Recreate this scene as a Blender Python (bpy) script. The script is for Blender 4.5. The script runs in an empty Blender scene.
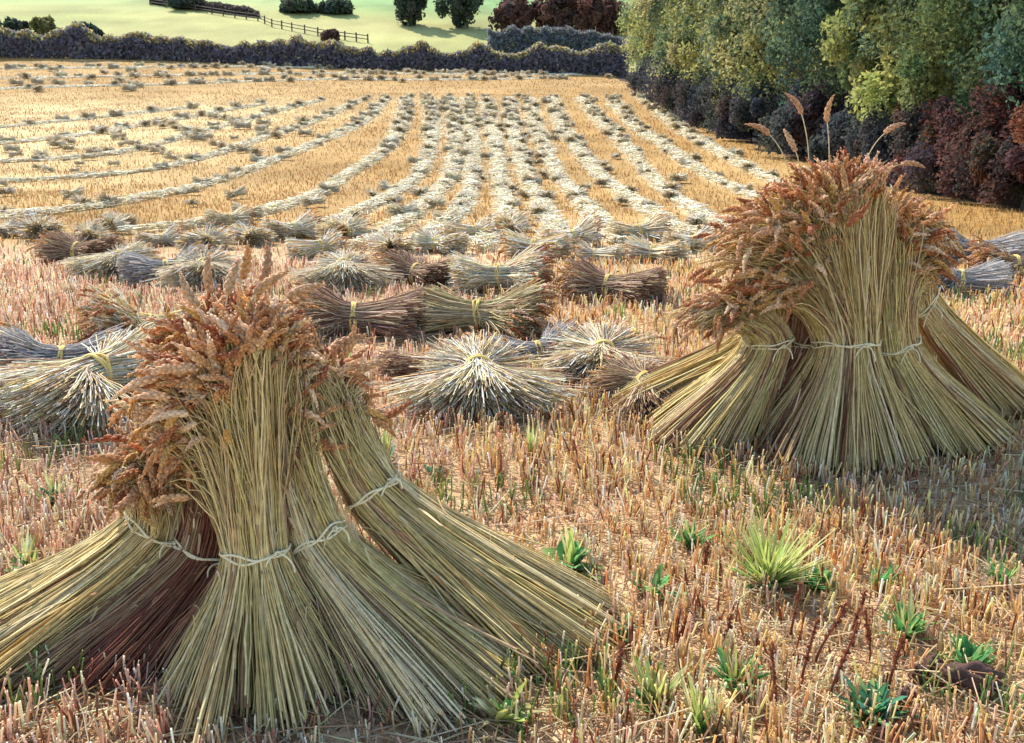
import bpy, math, random
import numpy as np
from mathutils import Vector, Matrix

rng = np.random.default_rng(7)
random.seed(7)
R = math.radians
scene = bpy.context.scene
col = scene.collection

# ------------------------------------------------------------------ camera
CAM = np.array([0.0, 0.0, 1.75])
PITCH = R(15.0)
F = 900.0
cd = bpy.data.cameras.new("camera")
cd.sensor_width = 36.0
cd.lens = F * 36.0 / 1024.0
cd.clip_start = 0.05
cd.clip_end = 3000.0
cam = bpy.data.objects.new("camera", cd)
cam.location = CAM
cam.rotation_euler = (math.pi / 2 - PITCH, 0, 0)
col.objects.link(cam)
scene.camera = cam


def smooth(a, b, x):
    t = np.clip((np.asarray(x, float) - a) / (b - a), 0, 1)
    return t * t * (3 - 2 * t)


def terr(x, y):
    """height of the ground"""
    x = np.asarray(x, float)
    y = np.asarray(y, float)
    t = np.clip((y - 25.0) / 70.0, 0, None)
    z = 5.4 * np.minimum(t, 1.0) ** 1.5
    z = z + np.clip(y - 95, 0, 45) * 0.160
    z = z + np.clip(y - 140, 0, 260) * 0.235
    z = z + np.clip(y - 400, 0, 400) * 0.08
    z = z - 2.7 * np.clip((x + 85) / 97, 0, 1.4) * smooth(92, 138, y)
    w = smooth(12, 40, y)
    z = z + w * (0.12 * np.sin(x * 0.11 + 1.0) + 0.10 * np.sin(y * 0.17 + x * 0.05))
    z = z + 0.012 * np.sin(x * 1.7 + 0.4) * np.sin(y * 1.3) + 0.008 * np.sin(x * 4.1 + y * 3.3)
    return z


def ray(px, py):
    a, b = (px - 512.0) / F, (371.5 - py) / F
    return np.array([a, math.cos(PITCH) + b * math.sin(PITCH), -math.sin(PITCH) + b * math.cos(PITCH)])


def at(px, py, Y):
    d = ray(px, py)
    return CAM + d * (Y / d[1])


def gp(px, py):
    """point of the ground that the survey sketch names by (px, py)"""
    d = ray(px, py)
    d = d / d[1]
    prev = 1.5
    y = 1.5
    while y < 600:
        p = CAM + d * y
        if p[2] < terr(p[0], p[1]):
            lo, hi = prev, y
            for _ in range(30):
                m = (lo + hi) / 2
                q = CAM + d * m
                if q[2] < terr(q[0], q[1]):
                    hi = m
                else:
                    lo = m
            q = CAM + d * hi
            return np.array([q[0], q[1], float(terr(q[0], q[1]))])
        prev = y
        y *= 1.01
    p = CAM + d * 300
    return np.array([p[0], p[1], float(terr(p[0], p[1]))])


# ------------------------------------------------------------------ mesh helpers
def make_mesh(name, V, faces, C=None, smooth_shade=True):
    """faces: list of (n,k) int arrays"""
    me = bpy.data.meshes.new(name)
    V = np.asarray(V, np.float32)
    me.vertices.add(len(V))
    me.vertices.foreach_set("co", V.ravel())
    idx = np.concatenate([f.ravel() for f in faces]).astype(np.int32)
    sizes = np.concatenate([np.full(len(f), f.shape[1], np.int32) for f in faces])
    starts = np.concatenate([[0], np.cumsum(sizes)[:-1]]).astype(np.int32)
    me.loops.add(len(idx))
    me.loops.foreach_set("vertex_index", idx)
    me.polygons.add(len(sizes))
    me.polygons.foreach_set("loop_start", starts)
    me.polygons.foreach_set("loop_total", sizes)
    me.polygons.foreach_set("use_smooth", np.full(len(sizes), smooth_shade, bool))
    if C is not None:
        ca = me.color_attributes.new("Col", 'FLOAT_COLOR', 'POINT')
        C = np.asarray(C, np.float32)
        if C.shape[1] == 3:
            C = np.hstack([C, np.ones((len(C), 1), np.float32)])
        ca.data.foreach_set("color", C.ravel())
    me.update()
    me.validate()
    return me


def link(name, me, mat, parent=None):
    o = bpy.data.objects.new(name, me)
    col.objects.link(o)
    if mat is not None and len(me.materials) == 0:
        me.materials.append(mat)
    if parent is not None:
        o.parent = parent
    return o


def tag(o, label=None, cat=None, group=None, kind=None):
    if label:
        o['label'] = label
    if cat:
        o['category'] = cat
    if group:
        o['group'] = group
    if kind:
        o['kind'] = kind
    return o


def empty(name, loc, rz=0.0):
    o = bpy.data.objects.new(name, None)
    o.empty_display_size = 0.2
    o.location = loc
    o.rotation_euler = (0, 0, rz)
    col.objects.link(o)
    return o


def tubes(paths, rad, sides=3, caps=False, rg=None):
    """paths (N,K,3), rad (N,K) -> V, F"""
    paths = np.asarray(paths, float)
    N, K, _ = paths.shape
    T = np.gradient(paths, axis=1)
    T /= np.linalg.norm(T, axis=2, keepdims=True) + 1e-9
    g = rg if rg is not None else rng
    ref = g.normal(size=(N, 1, 3))
    tm = T[:, K // 2:K // 2 + 1]
    ref = ref - (ref * tm).sum(2, keepdims=True) * tm
    ref /= np.linalg.norm(ref, axis=2, keepdims=True) + 1e-9
    n1 = np.cross(T, np.broadcast_to(ref, T.shape))
    n1 /= np.linalg.norm(n1, axis=2, keepdims=True) + 1e-9
    n2 = np.cross(T, n1)
    a = np.arange(sides) * 2 * math.pi / sides
    V = paths[:, :, None, :] + rad[:, :, None, None] * (
        n1[:, :, None, :] * np.cos(a)[None, None, :, None] + n2[:, :, None, :] * np.sin(a)[None, None, :, None])
    V = V.reshape(-1, 3)
    i = np.arange(N)[:, None, None] * K * sides
    k = np.arange(K - 1)[None, :, None] * sides
    s = np.arange(sides)[None, None, :]
    s2 = (s + 1) % sides
    q = np.stack([i + k + s, i + k + s2, i + k + sides + s2, i + k + sides + s], -1).reshape(-1, 4)
    return V, q


def rep(C, n):
    return np.repeat(C, n, axis=0)


def bez(P, n):
    """P list of 4 (N,3) -> (N,n,3)"""
    t = np.linspace(0, 1, n)[None, :, None]
    a, b, c, d = [p[:, None, :] for p in P]
    return a * (1 - t) ** 3 + 3 * b * t * (1 - t) ** 2 + 3 * c * t * t * (1 - t) + d * t ** 3


def nrm(v):
    return v / (np.linalg.norm(v, axis=-1, keepdims=True) + 1e-9)


def pick(pal, n, jit=0.12, g=None):
    g = g if g is not None else rng
    pal = np.array(pal, float)
    c = pal[g.integers(0, len(pal), n)]
    return np.clip(c * (1 + g.normal(0, jit, (n, 1))) * (1 + g.normal(0, jit * 0.35, (n, 3))), 0.01, 0.95)


# ------------------------------------------------------------------ materials
def attr_mat(name, rough=0.6, spec=0.3, transl=0.0, noise=0.0, nscale=30.0, bump=0.0, tint=None):
    m = bpy.data.materials.new(name)
    m.use_nodes = True
    nt = m.node_tree
    b = nt.nodes["Principled BSDF"]
    out = nt.nodes["Material Output"]
    b.inputs["Roughness"].default_value = rough
    b.inputs["Specular IOR Level"].default_value = spec
    at_ = nt.nodes.new("ShaderNodeAttribute")
    at_.attribute_name = "Col"
    src = at_.outputs["Color"]
    if noise > 0:
        tc = nt.nodes.new("ShaderNodeTexCoord")
        no = nt.nodes.new("ShaderNodeTexNoise")
        no.inputs["Scale"].default_value = nscale
        no.inputs["Detail"].default_value = 5
        nt.links.new(tc.outputs["Object"], no.inputs["Vector"])
        mr = nt.nodes.new("ShaderNodeMapRange")
        mr.inputs["From Min"].default_value = 0.25
        mr.inputs["From Max"].default_value = 0.75
        mr.inputs["To Min"].default_value = 1 - noise
        mr.inputs["To Max"].default_value = 1 + noise
        nt.links.new(no.outputs["Fac"], mr.inputs["Value"])
        mx = nt.nodes.new("ShaderNodeVectorMath")
        mx.operation = 'SCALE'
        nt.links.new(src, mx.inputs[0])
        nt.links.new(mr.outputs["Result"], mx.inputs["Scale"])
        src = mx.outputs[0]
        if bump > 0:
            bp = nt.nodes.new("ShaderNodeBump")
            bp.inputs["Strength"].default_value = bump
            bp.inputs["Distance"].default_value = 0.02
            nt.links.new(no.outputs["Fac"], bp.inputs["Height"])
            nt.links.new(bp.outputs[0], b.inputs["Normal"])
    nt.links.new(src, b.inputs["Base Color"])
    if transl > 0:
        tr = nt.nodes.new("ShaderNodeBsdfTranslucent")
        nt.links.new(src, tr.inputs["Color"])
        ms = nt.nodes.new("ShaderNodeMixShader")
        ms.inputs[0].default_value = transl
        nt.links.new(b.outputs[0], ms.inputs[1])
        nt.links.new(tr.outputs[0], ms.inputs[2])
        nt.links.new(ms.outputs[0], out.inputs["Surface"])
    return m


M_STRAW = attr_mat("straw", 0.7, 0.15, 0.2, 0.22, 45)
M_EAR = attr_mat("wheat_ear", 0.6, 0.3, 0.36, 0.25, 90)
M_TWINE = attr_mat("twine", 0.8, 0.2, 0.0, 0.3, 200)
M_STUB = attr_mat("stubble", 0.65, 0.25, 0.5)
M_GROUND = attr_mat("ground", 0.95, 0.1, 0.0, 0.38, 5.0, 0.9)
M_LEAF = attr_mat("leaf", 0.75, 0.15, 0.45, 0.25, 25)
M_BARK = attr_mat("bark", 0.9, 0.15, 0.0, 0.4, 9, 0.6)
M_WOOD = attr_mat("weathered_wood", 0.85, 0.2, 0.0, 0.3, 20)

# ------------------------------------------------------------------ field layout
ROWS_PX = [
    [(640, 97), (672, 122), (715, 150), (765, 178), (820, 205)],
    [(610, 97), (640, 130), (690, 165), (745, 195), (800, 225)],
    [(581, 98), (608, 129), (640, 164), (675, 199), (720, 232)],
    [(552, 98), (566, 133), (589, 164), (624, 195), (663, 224), (690, 240)],
    [(530, 98), (536, 129), (554, 168), (573, 195), (600, 226), (618, 245)],
    [(509, 98), (513, 129), (522, 164), (534, 195), (550, 222), (556, 245)],
    [(487, 98), (494, 137), (499, 176), (505, 205), (500, 230), (480, 252)],
    [(468, 98), (472, 137), (472, 176), (466, 202), (444, 228), (400, 250)],
    [(450, 98), (456, 137), (452, 168), (433, 199), (394, 230), (350, 250)],
    [(429, 98), (433, 129), (425, 164), (394, 195), (340, 222), (270, 240)],
    [(406, 98), (398, 133), (378, 156), (347, 176), (300, 202), (230, 222), (120, 235)],
    [(386, 98), (362, 122), (318, 143), (262, 166), (190, 190), (100, 208), (0, 220)],
    [(366, 98), (324, 117), (273, 135), (219, 154), (156, 170), (80, 178), (-20, 184)],
    [(320, 101), (270, 113), (215, 128), (160, 144), (100, 156), (0, 163)],
    [(262, 104), (200, 115), (140, 126), (70, 137), (-20, 146)],
    [(190, 108), (130, 114), (60, 122), (-20, 130)],
    [(560, 79), (480, 80), (400, 80), (320, 80), (240, 82), (150, 85), (60, 87), (-20, 90)],
    [(600, 74), (500, 75), (400, 74), (300, 74), (200, 75), (100, 77), (-20, 79)],
    [(330, 68), (260, 67), (180, 67), (100, 68), (-20, 69)],
]


def resample(pts, step):
    pts = np.array(pts)
    # smooth by Catmull-Rom
    P = np.vstack([2 * pts[0] - pts[1], pts, 2 * pts[-1] - pts[-2]])
    out = []
    for i in range(1, len(P) - 2):
        for t in np.linspace(0, 1, 24, endpoint=False):
            out.append(0.5 * ((2 * P[i]) + (-P[i - 1] + P[i + 1]) * t + (2 * P[i - 1] - 5 * P[i] + 4 * P[i + 1] - P[i + 2]) * t * t
                              + (-P[i - 1] + 3 * P[i] - 3 * P[i + 1] + P[i + 2]) * t ** 3))
    out.append(pts[-1])
    out = np.array(out)
    d = np.concatenate([[0], np.cumsum(np.linalg.norm(np.diff(out, axis=0), axis=1))])
    n = max(2, int(d[-1] / step))
    s = np.linspace(0, d[-1], n)
    return np.stack([np.interp(s, d, out[:, k]) for k in range(out.shape[1])], 1), d[-1]


ROWS = []
for r in ROWS_PX:
    w = np.array([gp(*p)[:2] for p in r])
    pl, L = resample(w, 0.5)
    ROWS.append((pl, L))
ALLROW = np.vstack([pl for pl, L in ROWS])

# ------------------------------------------------------------------ ground
WOOD_X = lambda y: np.interp(y, [0, 17, 40, 95, 140], [11.4, 10.9, 11.2, 12.6, 14.5])


def vnoise(x, y, s, seed=0):
    """cheap smooth value noise"""
    g = np.random.default_rng(seed)
    tab = g.random((256, 256))
    x = np.asarray(x) / s
    y = np.asarray(y) / s
    xi = np.floor(x).astype(int)
    yi = np.floor(y).astype(int)
    fx = x - xi
    fy = y - yi
    fx = fx * fx * (3 - 2 * fx)
    fy = fy * fy * (3 - 2 * fy)
    q = lambda a, b: tab[a % 256, b % 256]
    return (q(xi, yi) * (1 - fx) + q(xi + 1, yi) * fx) * (1 - fy) + (q(xi, yi + 1) * (1 - fx) + q(xi + 1, yi + 1) * fx) * fy


def row_dist(x, y):
    d = np.full(len(x), 9e9)
    for i in range(0, len(x), 4000):
        a = np.stack([x[i:i + 4000], y[i:i + 4000]], 1)
        near = ALLROW[(ALLROW[:, 1] > a[:, 1].min() - 6) & (ALLROW[:, 1] < a[:, 1].max() + 6)]
        if len(near) == 0:
            continue
        dd = ((a[:, None, :] - near[None]) ** 2).sum(2)
        d[i:i + 4000] = np.sqrt(dd.min(1))
    return d


def field_colour(x, y):
    n1 = vnoise(x, y, 2.3, 1)
    n2 = vnoise(x, y, 0.6, 2)
    n3 = vnoise(x, y, 9.0, 3)
    ochre = np.array([0.31, 0.175, 0.05])
    buff = np.array([0.43, 0.27, 0.10])
    near = np.array([0.54, 0.36, 0.20])
    pale = np.array([0.84, 0.72, 0.46])
    c = ochre[None] * (1 - n3[:, None]) + buff[None] * n3[:, None]
    lf = (smooth(-6, -22, x) * smooth(20, 34, y) * smooth(100, 70, y) * (0.35 + 0.65 * n1))[:, None]
    c = c * (1 - lf) + np.array([0.58, 0.43, 0.20]) * lf
    f = smooth(16, 12, y)[:, None]
    c = c * (1 - f) + near[None] * f
    c = c * (0.82 + 0.36 * n1[:, None])
    d = row_dist(x, y)
    w = (0.75 + 0.25 * n1[:, None]) * np.exp(-(d / ((0.32 + 0.28 * n2) * np.clip(y / 62, 0.42, 1.1))) ** 2)[:, None]
    c = c * (1 - 0.96 * w) + pale[None] * 0.96 * w
    return c


ys = np.concatenate([np.linspace(-60, 0, 13)[:-1], np.linspace(0, 30, 121)[:-1], np.linspace(30, 142, 330)[:-1],
                     np.linspace(142, 400, 60)[:-1], np.linspace(400, 900, 12)])
xs = np.concatenate([np.linspace(-500, -90, 20)[:-1], np.linspace(-90, -40, 90)[:-1], np.linspace(-40, 18, 190)[:-1],
                     np.linspace(18, 120, 40)[:-1], np.linspace(120, 500, 14)])
GX, GY = np.meshgrid(xs, ys)
gx, gy = GX.ravel(), GY.ravel()
gz = terr(gx, gy)
C = np.zeros((len(gx), 3))
fld = (gy < 138)
C[fld] = field_colour(gx[fld], gy[fld])
mead = ~fld
n = vnoise(gx, gy, 30, 5)[:, None]
n2 = vnoise(gx, gy, 8, 6)[:, None]
mcol = np.array([0.31, 0.34, 0.10]) * (1 - n) + np.array([0.50, 0.44, 0.17]) * n
up = smooth(188, 232, gy)[:, None] * 0.7
mcol = mcol * (1 - up) + np.array([0.20, 0.40, 0.15]) * up
n3_ = vnoise(gx, gy, 3.0, 8)[:, None]
mcol = mcol * (0.58 + 0.36 * n2 + 0.22 * n3_)
C[mead] = mcol[mead]
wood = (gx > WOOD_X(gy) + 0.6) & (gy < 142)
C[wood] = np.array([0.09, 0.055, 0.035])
ny, nx = len(ys), len(xs)
ii = (np.arange(ny - 1)[:, None] * nx + np.arange(nx - 1)[None]).ravel()
q = np.stack([ii, ii + 1, ii + nx + 1, ii + nx], 1)
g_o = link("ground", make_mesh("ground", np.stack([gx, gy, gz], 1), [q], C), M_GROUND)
tag(g_o, kind="structure")

# ------------------------------------------------------------------ stubble (nobody could count it)
def stubble():
    Vs, Fs, Cs = [], [], []
    off = 0
    pal_l = [(.88, .66, .46), (.84, .58, .42), (.76, .50, .34), (.88, .76, .56), (.92, .84, .68), (.46, .20, .12), (.86, .68, .54)]
    pal_r = [(.88, .68, .34), (.86, .58, .26), (.90, .76, .46), (.76, .46, .22), (.92, .84, .66), (.36, .12, .06), (.82, .60, .44), (.90, .72, .40)]
    bands = [(2.0, 4.0, 1300, 0.105, 1.0), (4.0, 7.0, 800, 0.11, 1.15), (7.0, 12.0, 330, 0.12, 1.6), (12.0, 15.5, 110, 0.09, 2.0)]
    for y0, y1, dens, h, wk in bands:
        hw = 0.63 * y1 + 1.0
        n = int((y1 - y0) * 2 * hw * dens)
        y = rng.uniform(y0, y1, n)
        x = rng.uniform(-hw, hw, n)
        # drilled in rows that run away from the viewer, ragged
        rowsp = 0.15
        k = np.round((x + 0.12 * y) / rowsp) * rowsp - 0.12 * y
        x = np.where(rng.random(n) < 0.72, k + rng.normal(0, 0.022, n), x)
        keep = (np.abs(x) < 0.60 * y + 0.9) & (x < WOOD_X(y) + 0.5)
        pn = vnoise(x, y, 0.55, 11)
        keep &= rng.random(n) < (0.45 + 0.75 * pn) * smooth(15.5, 12.0, y + 3.0 * (pn - 0.5))
        x, y, pn = x[keep], y[keep], pn[keep]
        n = len(x)
        z = terr(x, y)
        hh = h * rng.uniform(0.5, 1.25, n) * (0.75 + 0.5 * pn)
        lean = rng.normal(0, 0.16, (n, 2)) * hh[:, None] * 1.1
        base = np.stack([x, y, z - 0.01], 1)
        tip = base + np.stack([lean[:, 0], lean[:, 1], hh + 0.01], 1)
        mid = (base + tip) / 2 + rng.normal(0, 0.004, (n, 3))
        rr = 0.0034 * wk * rng.uniform(0.7, 1.4, n)
        V, q = tubes(np.stack([base, mid, tip], 1), np.stack([rr, rr, rr * 0.9], 1), 3)
        mixr = (x > -0.4 + rng.normal(0, 0.5, n))
        c = np.where(mixr[:, None], pick(pal_r, n, 0.15), pick(pal_l, n, 0.15))
        gr = (vnoise(x, y, 0.5, 21) > 0.80) & (rng.random(n) < 0.5)
        c[gr] = pick([(.25, .36, .10), (.40, .46, .14), (.18, .30, .12)], int(gr.sum()), 0.15)
        Vs.append(V)
        Fs.append(q + off)
        Cs.append(rep(c, 9))
        off += len(V)
    return make_mesh("stubble", np.vstack(Vs), [np.vstack(Fs)], np.vstack(Cs))


tag(link("stubble", stubble(), M_STUB), "short golden and russet corn stubble standing over the near field", "stubble", kind="stuff")


def field_stubble():
    P, R_, Cc = [], [], []
    for y0, y1, dens, h, rr in [(14, 28, 60, .10, .0075), (28, 50, 18, .12, .013), (50, 96, 6.5, .14, .022), (96, 138, 2.2, .16, .034)]:
        hw = 0.6 * y1 + 1
        n = int((y1 - y0) * 2 * hw * dens)
        y = rng.uniform(y0, y1, n)
        x = rng.uniform(-hw, hw, n)
        keep = (np.abs(x) < 0.6 * y + 1) & (x < WOOD_X(y) + .4)
        keep &= rng.random(n) < 0.25 + 1.1 * vnoise(x, y, 1.6 + 0.03 * y0, 44)
        x, y = x[keep], y[keep]
        keep = row_dist(x, y) > 0.32
        x, y = x[keep], y[keep]
        n = len(x)
        b = np.stack([x, y, terr(x, y) - .02], 1)
        t = b + np.stack([rng.normal(0, .25, n) * h, rng.normal(0, .25, n) * h, h * rng.uniform(.5, 1.3, n)], 1)
        P.append(np.stack([b, t], 1))
        R_.append(np.stack([np.full(n, rr), np.full(n, rr * .7)], 1))
        Cc.append(pick([(.66, .44, .16), (.54, .32, .10), (.74, .56, .28), (.44, .23, .08), (.60, .40, .20)], n, .16))
    V, q = tubes(np.vstack(P), np.vstack(R_), 3)
    return make_mesh("field_stubble", V, [q], rep(np.vstack(Cc), 6))


tag(link("field_stubble", field_stubble(), M_STUB), "ochre stubble between the straw rows farther up the field", "stubble", kind="stuff")


# fallen straws lying about among the stubble
def litter():
    n = 36000
    y = 2.1 + 8 * rng.random(n) ** 1.3
    x = rng.uniform(-1, 1, n) * (0.6 * y + 0.8)
    L = 0.03 + 0.42 * rng.random(n) ** 5
    a = rng.uniform(0, 2 * math.pi, n)
    c = np.stack([x, y, terr(x, y) + 0.008 + 0.08 * L * rng.random(n) * 2], 1)
    d = np.stack([np.cos(a), np.sin(a), rng.normal(0, 0.12, n)], 1)
    p = np.stack([c - d * L[:, None] / 2, c + rng.normal(0, .012, (n, 3)), c + d * L[:, None] / 2], 1)
    p[:, :, 2] = np.maximum(p[:, :, 2], terr(p[:, :, 0], p[:, :, 1]) + 0.006)
    V, q = tubes(p, np.full((n, 3), 0.0024), 3)
    return make_mesh("loose_straw", V, [q], rep(pick([(.78, .66, .42), (.70, .52, .28), (.66, .48, .28), (.82, .70, .48), (.50, .30, .16)], n), 9))


tag(link("fallen_straw", litter(), M_STUB), "single fallen straws scattered flat among the near stubble", "straw", kind="stuff")


# pale raked straw along the rows
def windrow_straw():
    P, Cc = [], []
    for pl, L in ROWS:
        dist = np.linalg.norm(pl.mean(0))
        n = int(L * 110)
        t = rng.random(n) * (len(pl) - 1)
        i = np.minimum(t.astype(int), len(pl) - 2)
        f = (t - i)[:, None]
        p = pl[i] * (1 - f) + pl[i + 1] * f
        tan = nrm(pl[i + 1] - pl[i])
        wig = 0.6 + 0.8 * vnoise(p[:, 0], p[:, 1], 1.3, 31)
        off = rng.normal(0, 0.225, n) * wig * np.clip(p[:, 1] / 62, 0.42, 1.1)
        p = p + np.stack([-tan[:, 1], tan[:, 0]], 1) * off[:, None]
        h = 0.13 * np.exp(-(off / 0.33) ** 2) * rng.random(n) * wig
        a = np.arctan2(tan[:, 1], tan[:, 0]) + rng.normal(0, 0.6, n)
        Ls = rng.uniform(0.25, 0.7, n) * np.clip(p[:, 1] / 50, 0.6, 1)
        d = np.stack([np.cos(a), np.sin(a), rng.normal(0, 0.10, n)], 1)
        c = np.stack([p[:, 0], p[:, 1], terr(p[:, 0], p[:, 1]) + 0.03 + h], 1)
        keep = p[:, 1] > 9
        P.append(np.stack([c - d * Ls[:, None] / 2, c + d * Ls[:, None] / 2], 1)[keep])
    P = np.vstack(P)
    n = len(P)
    yy = P[:, 0, 1]
    rr = 0.008 + 0.00022 * yy
    V, q = tubes(P, np.stack([rr, rr * 0.8], 1), 3)
    return make_mesh("windrow_straw", V, [q], rep(pick([(.93, .85, .62), (.95, .90, .74), (.89, .74, .44), (.94, .88, .68), (.78, .62, .38)], n, .08), 6))


tag(link("raked_straw", windrow_straw(), M_STRAW), "pale loose straw raked in curving rows up the golden field", "straw", kind="stuff")


# ------------------------------------------------------------------ wheat ears
def grain(sides, rings):
    vs = [(0, 0, -0.5)]
    for r_ in range(rings):
        t = (r_ + 1) / (rings + 1)
        rad = math.sin(math.pi * t) ** 0.8 * 0.5
        for s in range(sides):
            a = 2 * math.pi * s / sides
            vs.append((rad * math.cos(a), rad * math.sin(a), t - 0.5))
    vs.append((0, 0, 0.5))
    V = np.array(vs)
    tris, quads = [], []
    for s in range(sides):
        s2 = (s + 1) % sides
        tris.append((0, 1 + s2, 1 + s))
        for r_ in range(rings - 1):
            a = 1 + r_ * sides
            quads.append((a + s, a + s2, a + sides + s2, a + sides + s))
        a = 1 + (rings - 1) * sides
        tris.append((a + s, a + s2, len(vs) - 1))
    return V, np.array(tris), np.array(quads)


def ear_geo(seed, lo=False, L=0.108, w=0.028):
    g = np.random.default_rng(seed)
    gv, gt, gq = grain(4 if lo else 6, 2 if lo else 3)
    n = 8 if lo else 11
    Vs, Ts, Qs, sh = [], [], [], []
    off = 0
    bend = g.uniform(0.15, 0.6)
    for j in range(n):
        t = j / (n - 1)
        prof = 0.62 + 0.5 * math.sin(math.pi * min(1, 0.15 + t * 0.85)) - 0.25 * t
        for s in range(2 if lo else 3):
            ang = (j % 2) * (math.pi / 2 if lo else math.pi / 3) + s * (math.pi if lo else 2 * math.pi / 3) + g.normal(0, .15)
            gl = L / n * 2.5 * prof
            gw = w * 0.56 * prof
            v = gv * np.array([gw, gw * 0.85, gl])
            tilt = 0.34 + g.normal(0, .07)
            ca, sa = math.cos(tilt), math.sin(tilt)
            v = np.stack([v[:, 0] * ca + v[:, 2] * sa, v[:, 1], -v[:, 0] * sa + v[:, 2] * ca], 1)
            v[:, 0] += w * 0.22 * prof
            ca, sa = math.cos(ang), math.sin(ang)
            v = np.stack([v[:, 0] * ca - v[:, 1] * sa, v[:, 0] * sa + v[:, 1] * ca, v[:, 2]], 1)
            v[:, 2] += t * L * 0.93
            v[:, 0] += bend * (v[:, 2] ** 2) / L * 0.9
            Vs.append(v)
            Ts.append(gt + off)
            Qs.append(gq + off)
            off += len(v)
            sh.append(np.full(len(v), g.normal(1, 0.13)))
    return np.vstack(Vs), np.vstack(Ts), np.vstack(Qs), np.concatenate(sh)


EAR_PAL = [(.62, .32, .13), (.52, .23, .09), (.70, .42, .19), (.46, .17, .07), (.76, .52, .30), (.64, .37, .19), (.80, .60, .38), (.66, .40, .13)]
EARS = []
for k in range(8):
    v, t, q, s = ear_geo(100 + k)
    EARS.append(make_mesh("ear", v, [t, q], np.array(EAR_PAL[k])[None] * s[:, None]))
    EARS[-1].materials.append(M_EAR)
EARS_PALE = []
for k in range(3):
    v, t, q, s = ear_geo(300 + k, L=0.125, w=0.036)
    EARS_PALE.append(make_mesh("ear", v, [t, q], np.array([(.62, .36, .16), (.66, .42, .22), (.58, .33, .17)][k])[None] * s[:, None]))
    EARS_PALE[-1].materials.append(M_EAR)
EARLO = [ear_geo(200 + k, True) for k in range(4)]


def frames(T, g):
    """3x3 matrices (N,3,3) with column z along T"""
    z = nrm(T)
    r = g.normal(size=z.shape) + np.array([0, 0, -1.5])     # ears nod downwards
    x = nrm(r - (r * z).sum(1, keepdims=True) * z)
    y = np.cross(z, x)
    return np.stack([x, y, z], 2)


def ear_mass(P, M, S, Cl, g):
    Vs, Ts, Qs, Cs = [], [], [], []
    off = 0
    which = g.integers(0, len(EARLO), len(P))
    for k, (v, t, q, s) in enumerate(EARLO):
        i = np.where(which == k)[0]
        if len(i) == 0:
            continue
        V = np.einsum('nij,vj->nvi', M[i], v) * S[i, None, None] + P[i, None, :]
        nv = len(v)
        o = off + np.arange(len(i))[:, None, None] * nv
        Vs.append(V.reshape(-1, 3))
        Ts.append((t[None] + o).reshape(-1, 3))
        Qs.append((q[None] + o).reshape(-1, 4))
        Cs.append((Cl[i, None, :] * s[None, :, None]).reshape(-1, 3))
        off += nv * len(i)
    return make_mesh("ear_mass", np.vstack(Vs), [np.vstack(Ts), np.vstack(Qs)], np.vstack(Cs))


STRAW_PAL = [(.70, .54, .21), (.65, .52, .20), (.74, .58, .27), (.78, .63, .34), (.62, .49, .18), (.70, .51, .21), (.60, .48, .20), (.80, .67, .40), (.34, .12, .06)]


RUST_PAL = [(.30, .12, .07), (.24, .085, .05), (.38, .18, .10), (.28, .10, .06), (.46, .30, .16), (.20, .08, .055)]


def ring(center, axis, rad, tube, seed=0, sx=1.0, wraps=1, n=40):
    axis = nrm(np.array(axis, float))
    a = np.cross(axis, [0.1, 1, 0.2])
    a = nrm(a)
    b = np.cross(axis, a)
    g = np.random.default_rng(seed)
    paths = []
    for w in range(wraps):
        t = np.linspace(0, 2 * math.pi, n)
        wob = 0.012 * np.sin(t * 2 + g.uniform(0, 6)) + 0.006 * np.sin(t * 5 + g.uniform(0, 6))
        rr = rad * (1 + 0.02 * np.sin(t * 3 + g.uniform(0, 6)))
        p = np.array(center)[None] + rr[:, None] * (np.cos(t)[:, None] * a[None] * sx + np.sin(t)[:, None] * b[None]) + \
            (wob + (w - (wraps - 1) / 2) * tube * 2.1)[:, None] * axis[None]
        paths.append(p)
    return np.array(paths), a, b, axis


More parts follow.
